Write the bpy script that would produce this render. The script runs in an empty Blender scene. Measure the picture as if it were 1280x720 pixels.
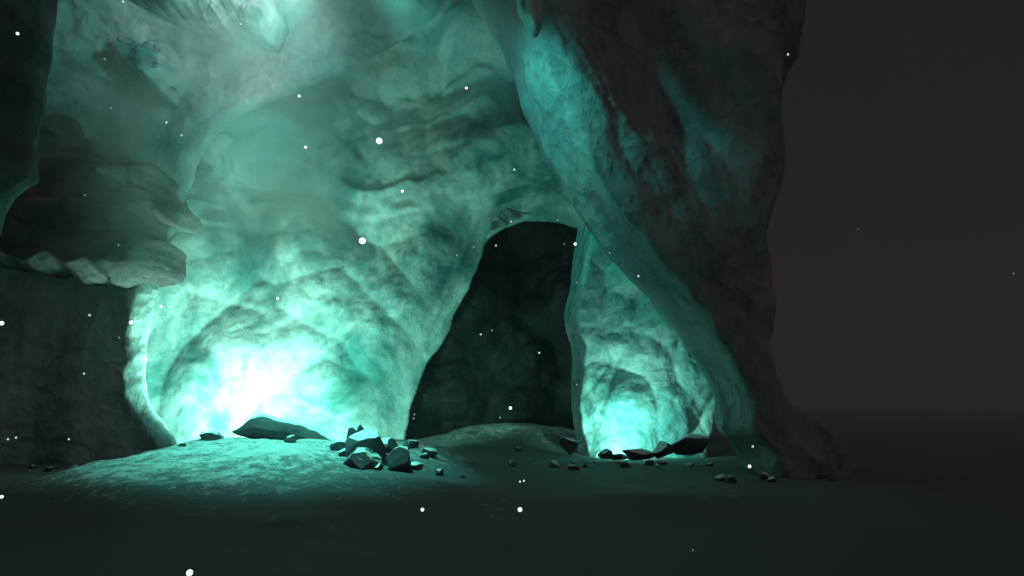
import bpy, math, random
import numpy as np
from mathutils import Vector, Matrix

random.seed(7)
S = bpy.context.scene
COL = S.collection

# ------------------------------------------------------------------ camera
F = 834.0                      # focal length in pixels of a 1280 wide frame
PITCH = math.atan(140.0 / F)
EYE = 1.7
cam = bpy.data.objects.new('camera', bpy.data.cameras.new('camera'))
COL.objects.link(cam)
cam.location = (0, 0, EYE)
cam.rotation_euler = (math.pi / 2 + PITCH, 0, 0)
cam.data.sensor_width = 36
cam.data.lens = 36 * F / 1280
cam.data.clip_start = 0.05
cam.data.clip_end = 600
S.camera = cam
CT, ST = math.cos(PITCH), math.sin(PITCH)


def at(px, py, Y):
    """world point at depth Y that the photograph shows at px,py"""
    a, b = (px - 640) / F, (360 - py) / F
    dy, dz = CT - b * ST, ST + b * CT
    s = Y / dy
    return np.array([a * s, Y, EYE + dz * s])


# ------------------------------------------------------------------ noise
def _hash(ix, iy, seed):
    h = (ix.astype(np.int64) * 374761393 + iy.astype(np.int64) * 668265263 + seed * 1442695041) & 0xFFFFFFFF
    h = ((h ^ (h >> 13)) * 1274126177) & 0xFFFFFFFF
    h = ((h ^ (h >> 16)) * 2246822519) & 0xFFFFFFFF
    h = h ^ (h >> 15)
    return (h & 0xFFFFFF) / float(0xFFFFFF)


def perlin(x, y, seed=0):
    x0, y0 = np.floor(x), np.floor(y)
    fx, fy = x - x0, y - y0
    u = fx * fx * fx * (fx * (fx * 6 - 15) + 10)
    v = fy * fy * fy * (fy * (fy * 6 - 15) + 10)

    def g(i, j):
        a = _hash(x0 + i, y0 + j, seed) * 2 * math.pi
        return np.cos(a) * (fx - i) + np.sin(a) * (fy - j)
    n0 = g(0, 0) * (1 - u) + g(1, 0) * u
    n1 = g(0, 1) * (1 - u) + g(1, 1) * u
    return (n0 * (1 - v) + n1 * v) * 1.5


def fbm(x, y, sc, octv=4, seed=0, gain=0.5):
    s, a, f, t = 0, 1.0, 1.0 / sc, 0
    for o in range(octv):
        s = s + a * perlin(x * f + 17.3 * o, y * f - 9.1 * o, seed + o)
        t += a
        a *= gain
        f *= 2.03
    return s / t * 1.6


def facet(x, y, sc, seed=0, grad=0.9, k=0.9):
    """overlapping rounded lumps with tilted faces, 0..1"""
    X, Y = x / sc, y / sc
    x0, y0 = np.floor(X), np.floor(Y)
    best = np.full(X.shape, -9.0)
    for i in range(-2, 3):
        for j in range(-2, 3):
            cx, cy = x0 + i, y0 + j
            dx = X - (cx + _hash(cx, cy, seed))
            dy = Y - (cy + _hash(cx, cy, seed + 1))
            gx = (_hash(cx, cy, seed + 2) - 0.5) * 2 * grad
            gy = (_hash(cx, cy, seed + 3) - 0.5) * 2 * grad
            h = _hash(cx, cy, seed + 4)
            best = np.maximum(best, h + gx * dx + gy * dy - k * (dx * dx + dy * dy))
    return best


def ss(a, b, x):
    t = np.clip((x - a) / (b - a), 0, 1)
    return t * t * (3 - 2 * t)


def strata(x, z, th, seed=0, sharp=.22):
    """layered rock: each bed stands out by its own amount, broken along its length"""
    zz = (z + .5 * th * fbm(x * .5, z * .5, 1.6, 4, seed + 5) + .12 * x) / th
    k = np.floor(zz)
    f = zz - k

    def bed(kk):
        xx = x / (th * 3.2) + _hash(kk, kk * 0, seed) * 9
        i = np.floor(xx)
        u = ss(.42, .58, xx - i)
        return _hash(kk, i, seed + 1) * (1 - u) + _hash(kk, i + 1, seed + 1) * u
    t = ss(1 - sharp, 1, f)
    return bed(k) * (1 - t) + bed(k + 1) * t


# ------------------------------------------------------------------ mesh helpers
def smooth_poly(P, n=2):
    P = np.array(P, float)
    for _ in range(n):
        Q = np.roll(P, -1, 0)
        P = np.stack([P * .78 + Q * .22, P * .22 + Q * .78], 1).reshape(-1, 2)
    return P


def sdist(x, z, P):
    """signed distance (inside positive) and closest boundary point"""
    best = np.full(x.shape, 1e9)
    bx = np.zeros_like(x)
    bz = np.zeros_like(x)
    ins = np.zeros(x.shape, bool)
    for i in range(len(P)):
        ax, az = P[i]
        cx, cz = P[(i + 1) % len(P)]
        ex, ez = cx - ax, cz - az
        L = ex * ex + ez * ez + 1e-12
        t = np.clip(((x - ax) * ex + (z - az) * ez) / L, 0, 1)
        qx, qz = ax + t * ex, az + t * ez
        d = (x - qx) ** 2 + (z - qz) ** 2
        m = d < best
        best = np.where(m, d, best)
        bx = np.where(m, qx, bx)
        bz = np.where(m, qz, bz)
        if abs(ez) > 1e-12:
            c = ((az > z) != (cz > z)) & (x < ex * (z - az) / ez + ax)
            ins ^= c
    d = np.sqrt(best)
    return np.where(ins, d, -d), bx, bz


def build(name, verts, faces, mat, smooth=True):
    me = bpy.data.meshes.new(name)
    verts = np.asarray(verts, np.float32)
    faces = np.asarray(faces, np.int32)
    me.vertices.add(len(verts))
    me.vertices.foreach_set('co', verts.ravel())
    n, k = faces.shape
    me.loops.add(n * k)
    me.loops.foreach_set('vertex_index', faces.ravel())
    me.polygons.add(n)
    me.polygons.foreach_set('loop_start', np.arange(0, n * k, k, dtype=np.int32))
    me.polygons.foreach_set('use_smooth', np.full(n, smooth))
    me.update(calc_edges=True)
    me.validate()
    me.materials.append(mat)
    o = bpy.data.objects.new(name, me)
    COL.objects.link(o)
    return o


def tag(o, label=None, cat=None, group=None, kind=None):
    if label: o['label'] = label
    if cat: o['category'] = cat
    if group: o['group'] = group
    if kind: o['kind'] = kind
    return o


def relief(name, outline, Y0, mat, front, back=None, cell=0.07, edge=1.2, thick=1.2, wob=0.12, seed=1, backthick=0.8, sm=2, rimw=None):
    """a rock or ice body: outline at depth Y0, rounded at the rim, modelled front and back.
    front(x,z,d) -> metres towards the viewer on top of the rounded profile"""
    P = np.array([at(px, py, Y0)[[0, 2]] for px, py in outline])
    P = smooth_poly(P, sm)
    lo, hi = P.min(0) - cell * 2, P.max(0) + cell * 2
    nx, nz = int((hi[0] - lo[0]) / cell) + 2, int((hi[1] - lo[1]) / cell) + 2
    gx, gz = np.meshgrid(lo[0] + np.arange(nx) * cell, lo[1] + np.arange(nz) * cell)
    wx = gx + wob * fbm(gx, gz, 1.3, 4, seed + 70)
    wz = gz + wob * fbm(gx, gz, 1.3, 4, seed + 90)
    d, bx, bz = sdist(wx, wz, P)
    out = d < 0
    X = np.where(out, gx + (bx - wx), gx)
    Z = np.where(out, gz + (bz - wz), gz)
    keep = d > -cell * 1.45
    q = keep[:-1, :-1] & keep[1:, :-1] & keep[:-1, 1:] & keep[1:, 1:]
    anyin = (d[:-1, :-1] > 0) | (d[1:, :-1] > 0) | (d[:-1, 1:] > 0) | (d[1:, 1:] > 0)
    q &= anyin
    dd = np.maximum(d, 0)
    t = np.clip(dd / edge, 0, 1)
    prof = np.sqrt(np.clip(1 - (1 - t) ** 2, 0, 1))
    rim = ss(0, rimw or edge * 0.5, dd)
    yf = Y0 - thick * prof - rim * front(X, Z, dd)
    yb = Y0 + backthick * prof + (rim * back(X, Z, dd) if back is not None else 0)
    yb = np.maximum(yb, yf + 0.03 * rim)
    idx = np.arange(nx * nz).reshape(nz, nx)
    a, b, c, e = idx[:-1, :-1][q], idx[:-1, 1:][q], idx[1:, 1:][q], idx[1:, :-1][q]
    N = nx * nz
    # boundary vertices (outside ones) are shared between front and back
    def bid(i):
        return np.where(out.ravel()[i], i, i + N)
    f1 = np.stack([a, b, c, e], 1)
    f2 = np.stack([bid(e), bid(c), bid(b), bid(a)], 1)
    V = np.concatenate([np.stack([X.ravel(), yf.ravel(), Z.ravel()], 1), np.stack([X.ravel(), yb.ravel(), Z.ravel()], 1)])
    Fc = np.concatenate([f1, f2])
    used = np.unique(Fc)
    remap = np.zeros(len(V), np.int32)
    remap[used] = np.arange(len(used))
    return build(name, V[used], remap[Fc], mat)


# ------------------------------------------------------------------ materials
def nt(name):
    m = bpy.data.materials.new(name)
    m.use_nodes = True
    t = m.node_tree
    return m, t, t.nodes['Principled BSDF']


def N(t, typ, **kw):
    n = t.nodes.new(typ)
    for k, v in kw.items():
        if k.startswith('i_'):
            n.inputs[k[2:].replace('_', ' ')].default_value = v
        else:
            setattr(n, k, v)
    return n


def ramp(t, src, stops):
    r = t.nodes.new('ShaderNodeValToRGB')
    el = r.color_ramp.elements
    while len(el) < len(stops):
        el.new(0.5)
    for e, (p, c) in zip(el, stops):
        e.position = p
        e.color = (c[0], c[1], c[2], 1) if not isinstance(c, (int, float)) else (c, c, c, 1)
    t.links.new(src, r.inputs[0])
    return r.outputs[0]


def mix(t, fac, a, b, mode='MIX'):
    m = t.nodes.new('ShaderNodeMix')
    m.data_type = 'RGBA'
    m.blend_type = mode
    L = t.links
    if isinstance(fac, (int, float)): m.inputs[0].default_value = fac
    else: L.new(fac, m.inputs[0])
    for s, v in ((6, a), (7, b)):
        if isinstance(v, tuple): m.inputs[s].default_value = (*v, 1)
        else: L.new(v, m.inputs[s])
    return m.outputs[2]


def ice_mat(name, lo, hi, dirt, rough=0.5, scale=1.0, bump=0.35, dirt_amt=0.5, streak=(1, 1, .45), n3s=9, mott=.45, fac=1.0):
    m, t, b = nt(name)
    L = t.links
    tc = N(t, 'ShaderNodeTexCoord')
    mp = N(t, 'ShaderNodeMapping')
    mp.inputs['Scale'].default_value = streak
    L.new(tc.outputs['Object'], mp.inputs['Vector'])
    n1 = N(t, 'ShaderNodeTexNoise', i_Scale=.42 * scale, i_Detail=9, i_Roughness=.62, i_Distortion=.6)
    n2 = N(t, 'ShaderNodeTexNoise', i_Scale=2.3 * scale, i_Detail=10, i_Roughness=.68, i_Distortion=.9)
    n3 = N(t, 'ShaderNodeTexNoise', i_Scale=n3s * scale, i_Detail=8, i_Roughness=.75)
    for n in (n1, n2): L.new(mp.outputs[0], n.inputs['Vector'])
    L.new(tc.outputs['Object'], n3.inputs['Vector'])
    v = N(t, 'ShaderNodeTexVoronoi', feature='DISTANCE_TO_EDGE', i_Scale=.75 * scale)
    # warp the crack network so it does not look like cells
    wv = N(t, 'ShaderNodeVectorMath', operation='MULTIPLY_ADD')
    wv.inputs[1].default_value = (1.1, 1.1, 1.1)
    L.new(n2.outputs['Color'], wv.inputs[0])
    L.new(tc.outputs['Object'], wv.inputs[2])
    L.new(wv.outputs[0], v.inputs['Vector'])
    c = mix(t, ramp(t, n1.outputs[0], [(.38, 0.), (.60, 1.)]), lo, hi)
    c = mix(t, ramp(t, n2.outputs[0], [(.36, mott), (.62, 0.)]), c, lo)
    # thin frosted veins
    vein = ramp(t, v.outputs[0], [(0., 1.), (.035, .25), (.09, 0.)])
    vm = N(t, 'ShaderNodeMath', operation='MULTIPLY')
    L.new(vein, vm.inputs[0])
    L.new(ramp(t, n1.outputs[0], [(.45, 0.), (.6, .5)]), vm.inputs[1])
    c = mix(t, vm.outputs[0], c, tuple(min(1, h * 1.2) for h in hi))
    # grit frozen in the ice, in patches
    g = N(t, 'ShaderNodeMath', operation='MULTIPLY')
    L.new(ramp(t, n3.outputs[0], [(.60, 0.), (.68, 1.)]), g.inputs[0])
    L.new(ramp(t, n2.outputs[0], [(.5, 0.), (.62, dirt_amt)]), g.inputs[1])
    c = mix(t, g.outputs[0], c, dirt)
    # dark hairline cracks, only in places
    vc = N(t, 'ShaderNodeTexVoronoi', feature='DISTANCE_TO_EDGE', i_Scale=1.9 * scale)
    L.new(wv.outputs[0], vc.inputs['Vector'])
    cm = N(t, 'ShaderNodeMath', operation='MULTIPLY')
    L.new(ramp(t, vc.outputs[0], [(0., 1.), (.012, .5), (.03, 0.)]), cm.inputs[0])
    L.new(ramp(t, n1.outputs[0], [(.5, .75), (.58, 0.)]), cm.inputs[1])
    c = mix(t, cm.outputs[0], c, dirt)
    fa = N(t, 'ShaderNodeTexVoronoi', feature='F1', i_Scale=1.1 * scale)
    fb = N(t, 'ShaderNodeTexVoronoi', feature='F1', i_Scale=3.1 * scale)
    w2 = N(t, 'ShaderNodeVectorMath', operation='MULTIPLY_ADD')
    w2.inputs[1].default_value = (.35, .35, .35)
    L.new(n2.outputs['Color'], w2.inputs[0])
    L.new(tc.outputs['Object'], w2.inputs[2])
    L.new(w2.outputs[0], fa.inputs['Vector'])
    L.new(w2.outputs[0], fb.inputs['Vector'])
    b3 = N(t, 'ShaderNodeBump', i_Strength=.55 * fac, i_Distance=.35)
    b4 = N(t, 'ShaderNodeBump', i_Strength=.45 * fac, i_Distance=.12)
    L.new(fa.outputs['Distance'], b3.inputs['Height'])
    L.new(fb.outputs['Distance'], b4.inputs['Height'])
    L.new(b3.outputs[0], b4.inputs['Normal'])
    L.new(c, b.inputs['Base Color'])
    L.new(ramp(t, n2.outputs[0], [(.3, rough * .55), (.7, min(1, rough * 1.4))]), b.inputs['Roughness'])
    b.inputs['IOR'].default_value = 1.31
    b1 = N(t, 'ShaderNodeBump', i_Strength=bump, i_Distance=.25)
    b2 = N(t, 'ShaderNodeBump', i_Strength=bump * .9, i_Distance=.05)
    L.new(n2.outputs[0], b1.inputs['Height'])
    L.new(n3.outputs[0], b2.inputs['Height'])
    L.new(b4.outputs[0], b1.inputs['Normal'])
    L.new(b1.outputs[0], b2.inputs['Normal'])
    L.new(b2.outputs[0], b.inputs['Normal'])
    return m


M_ICE = ice_mat('glacier_ice', (.16, .31, .31), (.50, .66, .64), (.05, .07, .08))
M_ALC = ice_mat('pale_glacier_ice', (.07, .25, .24), (.60, .78, .76), (.07, .14, .14), rough=.6, dirt_amt=.7, bump=.25, streak=(1, 1, .8), n3s=15, mott=.22, fac=.4)
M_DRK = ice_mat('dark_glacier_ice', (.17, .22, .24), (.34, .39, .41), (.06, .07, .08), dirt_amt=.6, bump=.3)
M_ROCK = ice_mat('grey_cave_rock', (.08, .08, .09), (.22, .23, .23), (.04, .04, .04), dirt_amt=.8, bump=.6, rough=.8, streak=(.6, .6, 1.5))
M_TUN = ice_mat('shade_darkened_tunnel_rock', (.012, .014, .016), (.07, .08, .085), (.02, .02, .02), dirt_amt=.8, bump=.5, rough=.7)  # rock colour darkened to stand in for the shade inside the tunnel
M_SLAB = ice_mat('clear_glacier_ice', (.12, .32, .32), (.6, .8, .78), (.05, .08, .09), scale=.9, rough=.3, dirt_amt=.4, bump=.2, streak=(1, 1, .8))


def ground_mat():
    m, t, b = nt('snow_and_grit')
    L = t.links
    tc = N(t, 'ShaderNodeTexCoord')
    n1 = N(t, 'ShaderNodeTexNoise', i_Scale=.55, i_Detail=8, i_Roughness=.6, i_Distortion=.5)
    n2 = N(t, 'ShaderNodeTexNoise', i_Scale=4.2, i_Detail=12, i_Roughness=.85, i_Distortion=.4)
    n3 = N(t, 'ShaderNodeTexNoise', i_Scale=22, i_Detail=6, i_Roughness=.7)
    for n in (n1, n2, n3): L.new(tc.outputs['Object'], n.inputs['Vector'])
    sep = N(t, 'ShaderNodeSeparateXYZ')
    L.new(tc.outputs['Object'], sep.inputs[0])
    # snow holds on the crests, grit shows lower down
    z = N(t, 'ShaderNodeMath', operation='MULTIPLY_ADD')
    z.inputs[1].default_value = -.34
    z.inputs[2].default_value = .30
    L.new(sep.outputs[2], z.inputs[0])
    a = N(t, 'ShaderNodeMath', operation='MULTIPLY_ADD')
    a.inputs[1].default_value = .35
    L.new(n1.outputs[0], a.inputs[0])
    L.new(z.outputs[0], a.inputs[2])
    s = N(t, 'ShaderNodeMath', operation='ADD')
    L.new(a.outputs[0], s.inputs[0])
    L.new(n2.outputs[0], s.inputs[1])
    f = ramp(t, s.outputs[0], [(.68, 0.), (.80, 1.)])
    c = mix(t, f, (.74, .80, .80), (.17, .21, .22))
    L.new(c, b.inputs['Base Color'])
    b.inputs['Roughness'].default_value = .75
    b1 = N(t, 'ShaderNodeBump', i_Strength=.9, i_Distance=.14)
    b2 = N(t, 'ShaderNodeBump', i_Strength=.35, i_Distance=.02)
    L.new(n2.outputs[0], b1.inputs['Height'])
    L.new(n3.outputs[0], b2.inputs['Height'])
    L.new(b1.outputs[0], b2.inputs['Normal'])
    L.new(b2.outputs[0], b.inputs['Normal'])
    return m


def snowrock_mat():
    m, t, b = nt('snow_capped_rock')
    L = t.links
    tc = N(t, 'ShaderNodeTexCoord')
    n2 = N(t, 'ShaderNodeTexNoise', i_Scale=4, i_Detail=9, i_Roughness=.7)
    L.new(tc.outputs['Object'], n2.inputs['Vector'])
    ge = N(t, 'ShaderNodeNewGeometry')
    sep = N(t, 'ShaderNodeSeparateXYZ')
    L.new(ge.outputs['Normal'], sep.inputs[0])
    a = N(t, 'ShaderNodeMath', operation='MULTIPLY_ADD')
    a.inputs[1].default_value = .3
    L.new(n2.outputs[0], a.inputs[0])
    L.new(sep.outputs[2], a.inputs[2])
    f = ramp(t, a.outputs[0], [(.82, 0.), (.90, 1.)])
    rock = mix(t, n2.outputs[0], (.015, .02, .022), (.08, .09, .10))
    c = mix(t, f, rock, (.78, .82, .82))
    L.new(c, b.inputs['Base Color'])
    b.inputs['Roughness'].default_value = .7
    b1 = N(t, 'ShaderNodeBump', i_Strength=.5, i_Distance=.06)
    L.new(n2.outputs[0], b1.inputs['Height'])
    L.new(b1.outputs[0], b.inputs['Normal'])
    return m


M_GROUND = ground_mat()
M_BOULD = snowrock_mat()

# ------------------------------------------------------------------ ground
# (x, y, radius x, radius y, height, rotation)
C1 = at(300, 560, 13.5)


def gheight(x, y):
    wx = x + .5 * fbm(x, y, 3, 3, 5)
    wy = y + .5 * fbm(x, y, 3, 3, 8)

    def hump(cx, cy, rx, ry, h, p=2.0):
        r = ((wx - cx) / rx) ** 2 + ((wy - cy) / ry) ** 2
        return h * np.exp(-(r ** (p / 2)) * 1.1)
    z = 0.05 * fbm(x, y, 2.2, 5, 21) + .12 * fbm(x, y, 9, 3, 31)
    m = hump(-4.8, 12.8, 3.9, 4.5, .92, 2.4)
    z = z + m + m * .09 * fbm(x, y, 1.1, 5, 44)
    z = z + hump(-7.4, 16.8, 2.6, 2.6, .35)
    z = z + hump(-1.9, 16.0, 1.5, 1.3, .42)                 # shoulder beside the boulders
    z = z + hump(2.4, 10.8, 2.6, 1.1, .22)                 # low snow swell on the right
    z = z + hump(-.3, 24.5, 3.2, 2.2, .9)
    return z


def axis(segs):
    out = []
    for a, b, s in segs:
        out += list(np.arange(a, b, s))
    out.append(segs[-1][1])
    return np.array(out)


gxs = axis([(-160, -40, 12), (-40, -14, 1.0), (-14, 10, .06), (10, 40, 1.0), (40, 160, 12)])
gys = axis([(-60, 2, 3), (2, 21, .06), (21, 32, .2), (32, 60, 1.5), (60, 240, 12)])
GX, GY = np.meshgrid(gxs, gys)
GZ = gheight(GX, GY)
ii = np.arange(GX.size).reshape(GX.shape)
fc = np.stack([ii[:-1, :-1], ii[:-1, 1:], ii[1:, 1:], ii[1:, :-1]], -1).reshape(-1, 4)
g = build('ground', np.stack([GX, GY, GZ], -1).reshape(-1, 3), fc, M_GROUND)
tag(g, 'snow and grit cave floor rising into a low mound', 'ground', kind='structure')


def gz(x, y):
    return float(gheight(np.array([[float(x)]]), np.array([[float(y)]]))[0, 0])


# ------------------------------------------------------------------ ice and rock bodies
# alcove: concave wall behind the arch
def f_alcove(x, z, d):
    # comes forward towards the arch on the left and overhead
    left = ss(-11.0, -15.5, x)
    top = ss(7.5, 14.5, z)
    right = ss(-4.0, .0, x)
    base = .7 * left + .7 * top + 1.6 * right
    lump = 1.7 * facet(x, z * .9, 4.2, 3, 1.2) + .8 * facet(x + .3 * z, z, 1.9, 11, 1.4) + .12 * facet(x, z, .7, 23, 1.4) + .03 * facet(x, z, .28, 27, 1.3)
    ledge = .08 * np.abs(fbm(x * .6, z, 2.2, 3, 51))
    lump = lump * .8 + .30 * ss(6.5, 9, z) * strata(x, z, 1.1, 41)
    return base + lump + ledge + .05 * fbm(x, z, .9, 5, 61) - .4


o = relief('ice_wall', [(60, 640), (60, -170), (860, -170), (860, 330), (800, 300), (724, 285), (665, 272), (638, 281), (608, 299),
                        (598, 332), (580, 370), (555, 425), (532, 458), (516, 500), (506, 550), (500, 640)], 24.0, M_ALC, f_alcove,
           cell=.06, edge=.3, thick=.15, wob=.10, seed=2, backthick=.6, rimw=2.2)
tag(o, 'tall glowing teal ice wall of rounded lumps behind the big arch', 'ice wall')


# arch mass
def f_arch(x, z, d):
    lump = 1.6 * facet(x, z, 5.0, 103, 1.0) + .7 * facet(x + .4 * z, z * 1.5, 2.0, 111, 1.2) + .18 * facet(x, z * 1.6, .7, 123, 1.2)
    amp = .12 + .88 * ss(2.0, 6, d) * ss(3, 8, z)
    return .12 * np.exp(-np.maximum(d - .3, 0) / 1.6) + amp * (.9 * lump + .6 * strata(x, z, .9, 151)) + .08 * fbm(x, z, .8, 5, 161) - .2


o = relief('ice_arch', [(-240, 660), (-240, 300), (-200, -170), (610, -170), (585, -60), (545, 20), (480, 62), (425, 92),
                        (340, 122), (300, 140), (266, 168), (242, 198), (236, 232), (222, 258), (226, 280), (204, 300), (197, 340),
                        (187, 400), (179, 460), (182, 505), (203, 533), (222, 550), (222, 660)], 19.2, M_ICE, f_arch,
           cell=.05, edge=.28, thick=.26, wob=.08, seed=4, backthick=.4, rimw=.35)
tag(o, 'grey green ice arch leg and brow curving over the brightest glow', 'ice arch')


# overhanging rock shelf on the left
def f_shelf(x, z, d):
    return .5 * facet(x, z * 1.4, 2.4, 203, 1.2) + .5 * strata(x, z, .62, 207) + .28 * facet(x, z * 1.8, .8, 211, 1.3) + .07 * fbm(x, z, .4, 5, 9)


o = relief('rock_overhang', [(-80, 120), (24, 118), (52, 150), (86, 146), (104, 176), (140, 180), (158, 202), (196, 206), (204, 236), (222, 262), (220, 282), (182, 280), (174, 292), (200, 304), (196, 344), (150, 354), (132, 342), (108, 352), (84, 336), (60, 345), (10, 330), (-80, 340)], 18.2, M_ROCK, lambda x, z, d: .7 * f_shelf(x, z, d),
           cell=.04, edge=.16, thick=.3, wob=.18, seed=6, backthick=1.8, sm=0, rimw=.35)
tag(o, 'grey layered rock shelf jutting out left of the arch', 'rock ledge')

o = relief('rock_wall', [(-260, 760), (-260, -200), (66, -200), (58, 20), (44, 100), (26, 165), (36, 205), (28, 228), (-6, 246), (-40, 330),
                         (-60, 500), (-70, 760)], 9.0, M_ROCK, f_shelf, cell=.06, edge=.9, thick=.9, wob=.12, seed=8, backthick=.9)
tag(o, 'unlit near rock wall at the left edge above the layered shelf', 'rock wall')


# leaning buttress, ridge runs down to the right
def f_butt(x, z, d):
    lump = .8 * facet(x + .55 * z, z * .5, 3.0, 303, 1.0) + .3 * facet(x + .5 * z, z * .45, 1.2, 311, 1.1) + .09 * facet(x + .4 * z, z * .6, .5, 323, 1.1)
    lump = lump * (.45 + .55 * ss(.4, 1.8, d))
    return lump * .9 + .10 * fbm(x + .5 * z, z * .4, .8, 5, 361) + 1.25 * np.clip(d / (.22 + .36 * ss(2, 9, z) + .15 * fbm(x * 0, z, 1.5, 3, 88)), 0, 1) - (.12 + .36 * ss(3, 9, z)) * np.clip(d - 1.0, 0, 3.2) - .10 * np.maximum(x - 4.2, 0) ** 1.5


o = relief('ice_buttress', [(560, -220), (568, -60), (598, 10), (626, 50), (640, 84), (650, 120), (662, 150), (700, 226), (742, 292), (772, 326), (830, 384),
                            (862, 428), (888, 472), (900, 505), (903, 540), (925, 560), (960, 640), (1090, 640), (1060, 560), (1010, 520), (965, 497), (950, 440), (962, 380), (950, 300), (985, 220), (972, 120), (1010, 40), (1000, -220)],
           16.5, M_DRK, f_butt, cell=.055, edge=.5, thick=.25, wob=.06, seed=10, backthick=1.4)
tag(o, 'dark leaning ice buttress with a pale diagonal ridge right of the tunnel', 'ice buttress')


# glowing slab under the buttress
def f_slab(x, z, d):
    lump = 1.15 * facet(x, z * .8, 2.4, 403, 1.5) + .45 * facet(x, z, .9, 412, 1.5) + .07 * facet(x, z, .35, 423, 1.2)
    return lump * .75 + .05 * fbm(x, z, .5, 4, 461) - .2 + .10 * np.maximum(z - 2.5, 0) ** 1.3


o = relief('ice_slab', [(718, 640), (724, 565), (716, 520), (713, 480), (716, 440), (706, 410), (704, 395), (712, 360), (720, 310), (724, 270), (800, 250), (860, 330),
                        (880, 420), (905, 470), (893, 495), (890, 530), (880, 560), (890, 640)], 21.7, M_SLAB, f_slab,
           cell=.045, edge=.55, thick=.45, wob=.05, seed=12, backthick=.8)
tag(o, 'smaller glowing slab of faceted teal ice under the leaning buttress', 'ice slab')


# back of the tunnel
def f_tun(x, z, d):
    return 2.5 * ss(-2.5, -4.5, x) + 2.2 * facet(x, z, 2.6, 503, 1.0) + .7 * facet(x, z, 1.1, 511, 1.2) + .1 * fbm(x, z, .6, 4, 5)


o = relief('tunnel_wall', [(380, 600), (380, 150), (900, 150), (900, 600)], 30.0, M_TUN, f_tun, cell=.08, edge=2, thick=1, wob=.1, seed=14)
tag(o, 'dim lumpy rock wall far inside the dark tunnel', 'rock wall')

# small curled fin of ice over the tunnel mouth
o = relief('ice_fin', [(606, 300), (612, 282), (622, 264), (632, 258), (646, 264), (664, 266), (660, 272), (640, 280), (622, 290)], 20.6, M_ALC,
           lambda x, z, d: .12 * fbm(x, z, .4, 3, 6), cell=.03, edge=.3, thick=.12, wob=.02, seed=16, backthick=.1)
tag(o, 'small curled ice fin at the top of the tunnel mouth', 'ice fin')

# hanging icicle
o = relief('hanging_icicle', [(636, -60), (690, -60), (680, -20), (677, 10), (678, 34), (672, 47), (664, 46), (655, 30), (647, 14), (643, -8)], 13.6, M_SLAB,
           lambda x, z, d: .25 * facet(x, z * .4, .3, 603, 1.4), cell=.02, edge=.2, thick=.16, wob=.02, seed=18, backthick=.15)
tag(o, 'bright faceted icicle hanging at the top beside the ridge', 'icicle')


# pale slabs of frost stuck on the wall under the skylight
def bulge(nm, pts, Y, label, cat, mat, seed, th=.5):
    o = relief(nm, pts, Y, mat, lambda x, z, d: .45 * strata(x, z, .45, seed + 2) + .35 * facet(x, z * 1.7, .8, seed, 1.2) + .25 * facet(x, z * 2, .35, seed + 9, 1.2) + .04 * fbm(x, z, .2, 3, seed),
               cell=.025, edge=.12, thick=th * .3, wob=.22, sm=0, rimw=.3, seed=seed, backthick=1.6)
    return tag(o, label, cat)


bulge('ice_block', [(146, 90), (152, 78), (148, 64), (166, 54), (184, 62), (200, 50), (220, 62), (226, 84), (228, 104), (214, 108), (206, 120), (190, 114), (176, 108), (164, 98)], 18.15,
      'pale ice block jutting from the upper left wall', 'ice block', M_ALC, 701)
bulge('ice_block', [(118, 212), (130, 200), (160, 206), (190, 208), (196, 220), (180, 234), (150, 230), (124, 230)], 17.2,
      'pale layered ice block just above the grey rock shelf', 'ice block', M_ROCK, 721)
bulge('ice_shelf', [(165, -30), (172, 2), (205, 10), (240, 20), (262, 34), (275, 36), (282, 22), (300, 34), (335, 42), (345, 20), (350, -40)], 17.8,
      'bright frosted ice shelf under the skylight at the top', 'ice shelf', M_ALC, 741, .7)


# ------------------------------------------------------------------ boulders
def boulder_mesh(seed, sub=5):
    import bmesh
    bm = bmesh.new()
    bmesh.ops.create_icosphere(bm, subdivisions=sub, radius=1)
    V = np.array([v.co[:] for v in bm.verts])
    rng = np.random.RandomState(seed)
    for _ in range(13):
        n = rng.normal(size=3)
        n /= np.linalg.norm(n)
        dcut = rng.uniform(.45, .8)
        s = V @ n - dcut
        V -= np.outer(np.maximum(s, 0) * 1.0, n)
    r = .035 * fbm(V[:, 0] + V[:, 2], V[:, 1] - V[:, 2] * .7, .5, 4, seed)
    V *= (1 + r)[:, None]
    for v, c in zip(bm.verts, V): v.co = c
    me = bpy.data.meshes.new('boulder')
    bm.to_mesh(me)
    bm.free()
    me.polygons.foreach_set('use_smooth', np.full(len(me.polygons), True))
    me.materials.append(M_BOULD)
    return me


def boulder(px, py, Y, w, h, dep, seed, label, group, rz=0, tilt=0, name='boulder', zoff=0):
    """stands where the line of sight to its foot meets the ground, at most Y away"""
    yy = 7.0
    while yy < Y:
        q = at(px, py + h * .45, yy)
        if q[2] <= gz(q[0], yy): break
        yy += .05
    Y = yy
    p = at(px, py, Y)
    W, H = w * Y / F / 2, h * Y / F / 2
    me = boulder_mesh(seed)
    R = Matrix.Rotation(tilt, 4, 'Y')
    me.transform(Matrix.Rotation(rz, 4, 'Z'))
    V = np.array([v.co[:] for v in me.vertices])
    V -= (V.max(0) + V.min(0)) / 2
    V /= V.max(0)
    for v, c in zip(me.vertices, V): v.co = c
    me.transform(R @ Matrix.Diagonal((W, dep, H * 1.3, 1)))
    me.update()
    o = bpy.data.objects.new(name, me)
    COL.objects.link(o)
    o.location = (p[0], Y + dep * .4, p[2] - H * .1)
    return tag(o, label, 'boulder', group)


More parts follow.
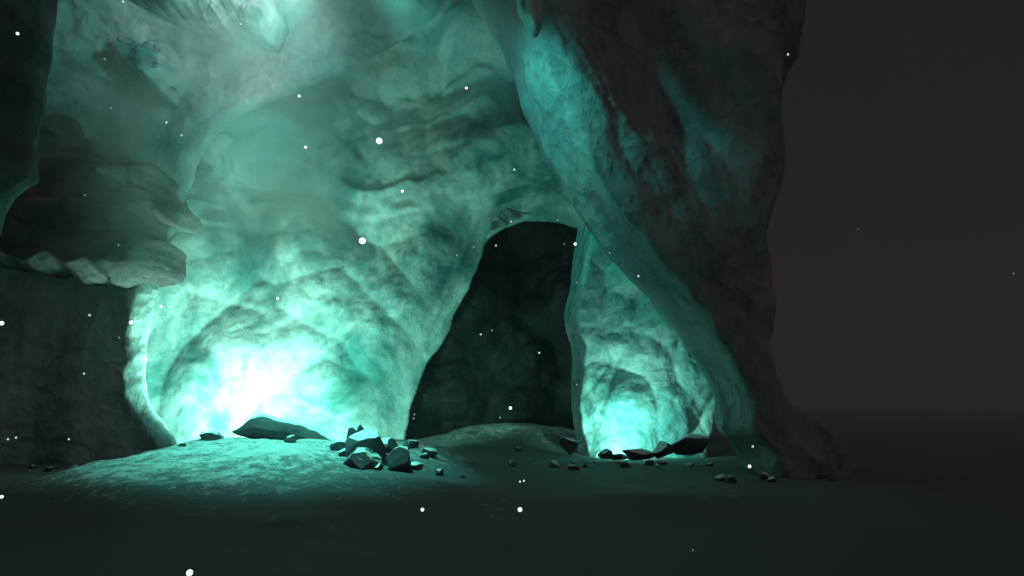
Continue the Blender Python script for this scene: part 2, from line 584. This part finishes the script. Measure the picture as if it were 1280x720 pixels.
G1 = 'snow dusted boulders at the right foot of the mound'
o = relief('boulder', [(284, 543), (300, 534), (314, 522), (328, 517), (345, 521), (372, 526), (395, 535), (414, 550), (434, 566), (430, 577), (410, 574), (380, 562), (350, 553), (316, 550)],
           13.7, M_BOULD, lambda x, z, d: .10 * fbm(x, z, .6, 4, 77) + .12 * facet(x, z, .7, 78), cell=.02, edge=.28, thick=.16, wob=.05, seed=31, backthick=.6, rimw=.4)
tag(o, 'long low snow topped boulder with a dark shaded face on the mound', 'boulder', G1)
boulder(443, 548, 16.4, 20, 28, .3, 92, 'small pointed dark boulder standing upright at the back of the pile', G1)
boulder(456, 560, 16.0, 46, 36, .5, 23, 'middle boulder of the pile with a white snow cap', G1, 1)
boulder(450, 574, 15.5, 46, 22, .4, 94, 'lowest boulder of the pile, flat and half buried in snow', G1, 2)
boulder(482, 560, 16.4, 28, 20, .3, 25, 'small rounded boulder right of the snow capped one', G1, 3)
boulder(498, 575, 15.6, 32, 28, .35, 26, 'dark bare boulder at the right end of the pile', G1, 4)
boulder(262, 545, 17.8, 26, 10, .3, 30, 'tiny boulder on the mound crest left of the long one', G1, 4)

for k, (px, py, w, h, lab) in enumerate([
        (428, 566, 14, 9, 'little stone touching the left side of the boulder pile'), (470, 583, 14, 8, 'little stone in front of the boulder pile'),
        (520, 583, 16, 9, 'little stone just right of the dark bare boulder'), (512, 556, 20, 10, 'low stone on the rough shoulder behind the pile'),
        (536, 566, 22, 10, 'flat stone on the rough shoulder right of the pile'), (548, 590, 12, 7, 'lone stone lowest on the right flank of the mound')]):
    boulder(px, py, 17, w, h, .22, 60 + k, lab, G1, k, name='stone')

G2 = 'dark boulders along the foot of the glowing slab'
for k, (px, py, w, h, lab) in enumerate([
        (712, 553, 26, 24, 'rough boulder left of the slab, at its bright corner'),
        (757, 563, 17, 13, 'small pointed boulder in front of the brightest part of the slab'),
        (775, 567, 22, 9, 'flat sliver of a boulder low between two larger ones'),
        (800, 564, 44, 15, 'broad low boulder at the middle of the slab foot'),
        (832, 558, 32, 22, 'peaked boulder right of the broad low one'),
        (866, 551, 48, 26, 'largest boulder, at the right end of the slab foot')]):
    boulder(px, py + 4, 18.5 + .12 * (k % 3), w, h * .75, .3, 40 + k, lab, G2, k)

# loose rubble along the wall feet
rub = [boulder_mesh(900 + k, 3) for k in range(5)]
rr = random.Random(5)
spots = [(rr.uniform(-13.5, -9.6), rr.uniform(16.2, 17.9)) for _ in range(16)]
spots += [(rr.gauss(4.9, .8), rr.uniform(14.0, 15.2)) for _ in range(6)]
spots += [(rr.uniform(-2.8, 1.2), rr.uniform(17.5, 22)) for _ in range(10)]
spots += [(rr.uniform(1.5, 5.6), rr.uniform(17.2, 18.6)) for _ in range(14)]
spots += [(rr.gauss(-3.0, 1.0), rr.uniform(12.6, 15.5)) for _ in range(14)]
for x, y in spots:
    o = bpy.data.objects.new('stone', rub[rr.randrange(5)])
    COL.objects.link(o)
    k = rr.choice((.05, .07, .09, .13, .18))
    o.scale = (k * rr.uniform(.8, 1.4), k, k * rr.uniform(.6, .9))
    o.rotation_euler = (rr.uniform(-.3, .3), rr.uniform(-.3, .3), rr.uniform(0, 6))
    o.location = (x, y, gz(x, y) + k * .15)
    tag(o, 'small stone in the loose rubble at the feet of walls, mound and slab', 'stone', 'loose rubble on the cave floor')

# ------------------------------------------------------------------ glowing motes
import bmesh


def mote_mesh(strength):
    m = bpy.data.materials.new('glowing_mote')
    m.use_nodes = True
    t = m.node_tree
    t.nodes.remove(t.nodes['Principled BSDF'])
    e = N(t, 'ShaderNodeEmission')
    e.inputs[0].default_value = (.72, .97, 1, 1)
    e.inputs[1].default_value = strength
    t.links.new(e.outputs[0], t.nodes['Material Output'].inputs[0])
    m.cycles.emission_sampling = 'NONE'
    bm = bmesh.new()
    bmesh.ops.create_icosphere(bm, subdivisions=3, radius=1)
    me = bpy.data.meshes.new('glowing_mote')
    bm.to_mesh(me)
    bm.free()
    me.polygons.foreach_set('use_smooth', np.full(len(me.polygons), True))
    me.materials.append(m)
    return me


MOTE_MESH = [mote_mesh(2.0), mote_mesh(.8), mote_mesh(.35)]
MOTES = [(22, 42, 2.4), (131, 74, 1.3), (154, 2, 1.8), (208, 153, 1.6), (227, 169, 1.4), (139, 135, 1.2), (252, 132, 1), (374, 120, 2),
         (382, 184, 2.1), (335, 23, 1.5), (301, 30, 1.5), (474, 176, 5), (500, 161, 1.2), (503, 239, 2.1), (555, 239, 1.3), (573, 250, 1.3),
         (583, 110, 2), (643, 212, 1.7), (639, 277, 1.4), (697, 275, 1.3), (453, 301, 5.2), (347, 373, 2), (362, 324, 1.7), (201, 383, 2.3),
         (164, 403, 2.7), (149, 422, 1.1), (112, 394, 1.7), (2, 404, 3.2), (105, 467, 1.4), (86, 549, 1.4), (10, 549, 1.4), (20, 547, 1.4),
         (2, 621, 2.4), (237, 716, 4.5), (528, 637, 2.5), (650, 637, 3.2), (650, 602, 1.5), (655, 601, 1.5), (937, 583, 2.4), (941, 558, 1.6),
         (866, 688, 1), (985, 68, 1.8), (1073, 286, 1), (1267, 342, 1), (719, 305, 2.2), (705, 305, 1), (486, 377, 1.5), (620, 307, 1.4),
         (571, 319, 1.3), (592, 309, 1.2), (638, 510, 2.3), (625, 522, 1.3), (601, 418, 1.4), (615, 413, 1.2), (674, 441, 1.5),
         (721, 353, 1.2), (798, 345, 1.6), (762, 316, 1.2), (805, 426, 1.3), (721, 481, 1.2), (518, 518, 1.2), (517, 523, 1.2),
         (106, 244, 1.2), (148, 306, 1.2), (430, 439, 1.1), (280, 347, 1.1)]
for k, (px, py, r) in enumerate(MOTES):
    Y = random.uniform(5, 12.5) if px > 60 else random.uniform(3.5, 6)
    if py > 500:
        Y = min(Y, 1.55 / ((py - 495) / F) * .8, 12)
        if 20 < px < 600: Y = min(Y, 7.5)
    o = bpy.data.objects.new('glowing_mote', MOTE_MESH[0 if r > 1.9 else (1 if r > 1.35 else 2)])
    COL.objects.link(o)
    o.location = at(px, py, Y)
    s = r * Y / F * .8
    o.scale = (s, s, s)
    big = {11: 'large glowing mote high in front of the alcove, upper of the two big ones',
           20: 'large glowing mote lower in the alcove, below the other big one',
           33: 'large glowing mote low over the dark floor in front of the mound'}
    tag(o, big.get(k, 'tiny glowing white mote drifting in the cave air'), 'mote', 'glowing motes drifting in the cave air')

# ------------------------------------------------------------------ lights
def lamp(name, kind, loc, power, color, radius=.1, aim=None, cone=60, blend=1.0):
    L = bpy.data.lights.new(name, kind)
    L.energy = power
    L.color = color
    L.shadow_soft_size = radius
    if kind == 'SPOT':
        L.spot_size = math.radians(cone)
        L.spot_blend = blend
    o = bpy.data.objects.new(name, L)
    COL.objects.link(o)
    o.location = loc
    if aim is not None:
        o.rotation_euler = (Vector(aim) - Vector(loc)).to_track_quat('-Z', 'Y').to_euler()
    return o


TEAL = (.12, 1, .73)
# alcove glow, low behind the mound
for px, py, e, c in ((226, 541, 950, (.50, 1, .78)), (285, 542, 950, (.48, 1, .77)), (375, 546, 250, (.34, 1, .74)), (466, 551, 600, (.34, 1, .74))):
    lamp('alcove_glow_lamp', 'SPOT', at(px, py, 19.9), e, c, .15, at(px - 20, 440, 23.5), 166, .25)
lamp('alcove_fill_lamp', 'SPOT', at(400, 470, 20.2), 80, TEAL, .5, at(250, 400, 23), 168, .3)
lamp('slab_glow_lamp', 'SPOT', at(780, 562, 19.5), 360, (.36, 1, .77), .12, at(790, 500, 21.7), 150, .4)
lamp('tunnel_fill_lamp', 'POINT', at(775, 530, 24.5), 16, (.1, 1, 1), .3)  # added unseen behind the slab to imitate alcove spill on the tunnel wall
# daylight falling through the hole overhead
sk = at(375, -60, 11.5)
lamp('skylight_lamp', 'SPOT', sk, 1350, (.2, 1, .8), .5, at(290, 60, 19), 80)
lamp('daylight_lamp', 'SPOT', at(375, -62, 13.0), 1700, (1, .82, .82), .3, at(310, 40, 19), 60)
lamp('shaft_lamp', 'SPOT', at(350, -150, 11.6), 11500, (.15, 1, .76), .3, at(350, 578, 12.8), 39)
lamp('ridge_fill_lamp', 'SPOT', at(440, -60, 12.2), 2300, (.11, 1, .78), .4, at(690, 165, 16), 50)  # extra spot added only to brighten the ridge's left-facing strip

# ------------------------------------------------------------------ world
w = bpy.data.worlds.new('World')
S.world = w
w.use_nodes = True
t = w.node_tree
bg = t.nodes['Background']
tc = N(t, 'ShaderNodeTexCoord')
sp = N(t, 'ShaderNodeSeparateXYZ')
t.links.new(tc.outputs['Generated'], sp.inputs[0])
up = ramp(t, sp.outputs[2], [(.6, (.0148, .0122, .0128)), (.85, (.080, .062, .066))])
# ambient added from all sides but ahead, to lift the dark tones
ng = N(t, 'ShaderNodeMath', operation='MULTIPLY')
ng.inputs[1].default_value = -1
t.links.new(sp.outputs[1], ng.inputs[0])
ng2 = N(t, 'ShaderNodeMath', operation='ADD')
ng2.inputs[1].default_value = .6
t.links.new(ng.outputs[0], ng2.inputs[0])
bk = ramp(t, ng2.outputs[0], [(.0, 0.), (.5, (.040, .0335, .035))])
c = mix(t, 1.0, up, bk, 'ADD')
t.links.new(c, bg.inputs[0])
bg.inputs[1].default_value = 1.0

# ------------------------------------------------------------------ haze
me = bpy.data.meshes.new('haze')
bm = bmesh.new()
bmesh.ops.create_cube(bm, size=1)
bmesh.ops.transform(bm, matrix=Matrix.Translation((0, 90, 16.5)) @ Matrix.Diagonal((330, 310, 37, 1)), verts=bm.verts)
bm.to_mesh(me)
bm.free()
m = bpy.data.materials.new('haze')
m.use_nodes = True
t = m.node_tree
t.nodes.remove(t.nodes['Principled BSDF'])
v = N(t, 'ShaderNodeVolumePrincipled')
v.inputs['Color'].default_value = (.95, .97, .97, 1)
v.inputs['Density'].default_value = .002
v.inputs['Anisotropy'].default_value = .2
t.links.new(v.outputs[0], t.nodes['Material Output'].inputs['Volume'])
me.materials.append(m)
o = bpy.data.objects.new('haze', me)
COL.objects.link(o)
tag(o, 'thin teal lit mist filling the cave', 'haze', kind='stuff')


def mist(name, lo, hi, dens, scale, seed, label):
    """drifting mist: a soft edged bank with noise in its density"""
    bm = bmesh.new()
    bmesh.ops.create_cube(bm, size=2)
    me = bpy.data.meshes.new(name)
    bm.to_mesh(me)
    bm.free()
    m = bpy.data.materials.new(name)
    m.use_nodes = True
    t = m.node_tree
    t.nodes.remove(t.nodes['Principled BSDF'])
    L = t.links
    v = N(t, 'ShaderNodeVolumePrincipled')
    v.inputs['Color'].default_value = (.95, .98, .98, 1)
    tc = N(t, 'ShaderNodeTexCoord')
    ln = N(t, 'ShaderNodeVectorMath', operation='LENGTH')
    L.new(tc.outputs['Object'], ln.inputs[0])
    fall = ramp(t, ln.outputs['Value'], [(.35, 1.), (1., 0.)])
    geo = N(t, 'ShaderNodeNewGeometry')
    ad = N(t, 'ShaderNodeVectorMath', operation='ADD')
    ad.inputs[1].default_value = (seed * 7.3, seed * 3.1, seed * 1.7)
    L.new(geo.outputs['Position'], ad.inputs[0])
    n = N(t, 'ShaderNodeTexNoise', i_Scale=scale, i_Detail=4, i_Roughness=.55, i_Distortion=.4)
    L.new(ad.outputs[0], n.inputs['Vector'])
    nn = ramp(t, n.outputs[0], [(.47, 0.), (.62, 1.)])
    a = N(t, 'ShaderNodeMath', operation='MULTIPLY')
    L.new(fall, a.inputs[0])
    L.new(nn, a.inputs[1])
    b = N(t, 'ShaderNodeMath', operation='MULTIPLY')
    b.inputs[1].default_value = dens
    L.new(a.outputs[0], b.inputs[0])
    L.new(b.outputs[0], v.inputs['Density'])
    L.new(v.outputs[0], t.nodes['Material Output'].inputs['Volume'])
    me.materials.append(m)
    o = bpy.data.objects.new(name, me)
    COL.objects.link(o)
    lo, hi = np.array(lo), np.array(hi)
    o.location = (lo + hi) / 2
    o.scale = (hi - lo) / 2
    return tag(o, label, 'mist', kind='stuff')


mist('mist', tuple(at(380, -20, 13.5) - np.array([6.5, 4.5, 6.5])), tuple(at(380, -20, 13.5) + np.array([6.5, 4.5, 6.5])), .2, .45, 5, 'bright mist hanging under the skylight')
mist('mist', (1.0, 17.6, .1), (7.0, 21.5, 6.5), .14, .6, 9, 'low teal mist in front of the smaller glowing slab')
mist('mist', (-14, 14.2, 2.2), (-1.5, 22.8, 18), .55, .28, 1, 'drifting mist in front of the glowing ice wall')

# ------------------------------------------------------------------ render settings
S.render.engine = 'CYCLES'
S.view_settings.view_transform = 'Standard'
S.view_settings.look = 'None'
S.view_settings.exposure = 0
S.view_settings.gamma = 1
S.cycles.use_denoising = True
S.cycles.max_bounces = 6
S.cycles.diffuse_bounces = 2
S.cycles.volume_bounces = 1
S.cycles.sample_clamp_indirect = 4
S.cycles.volume_step_rate = 6
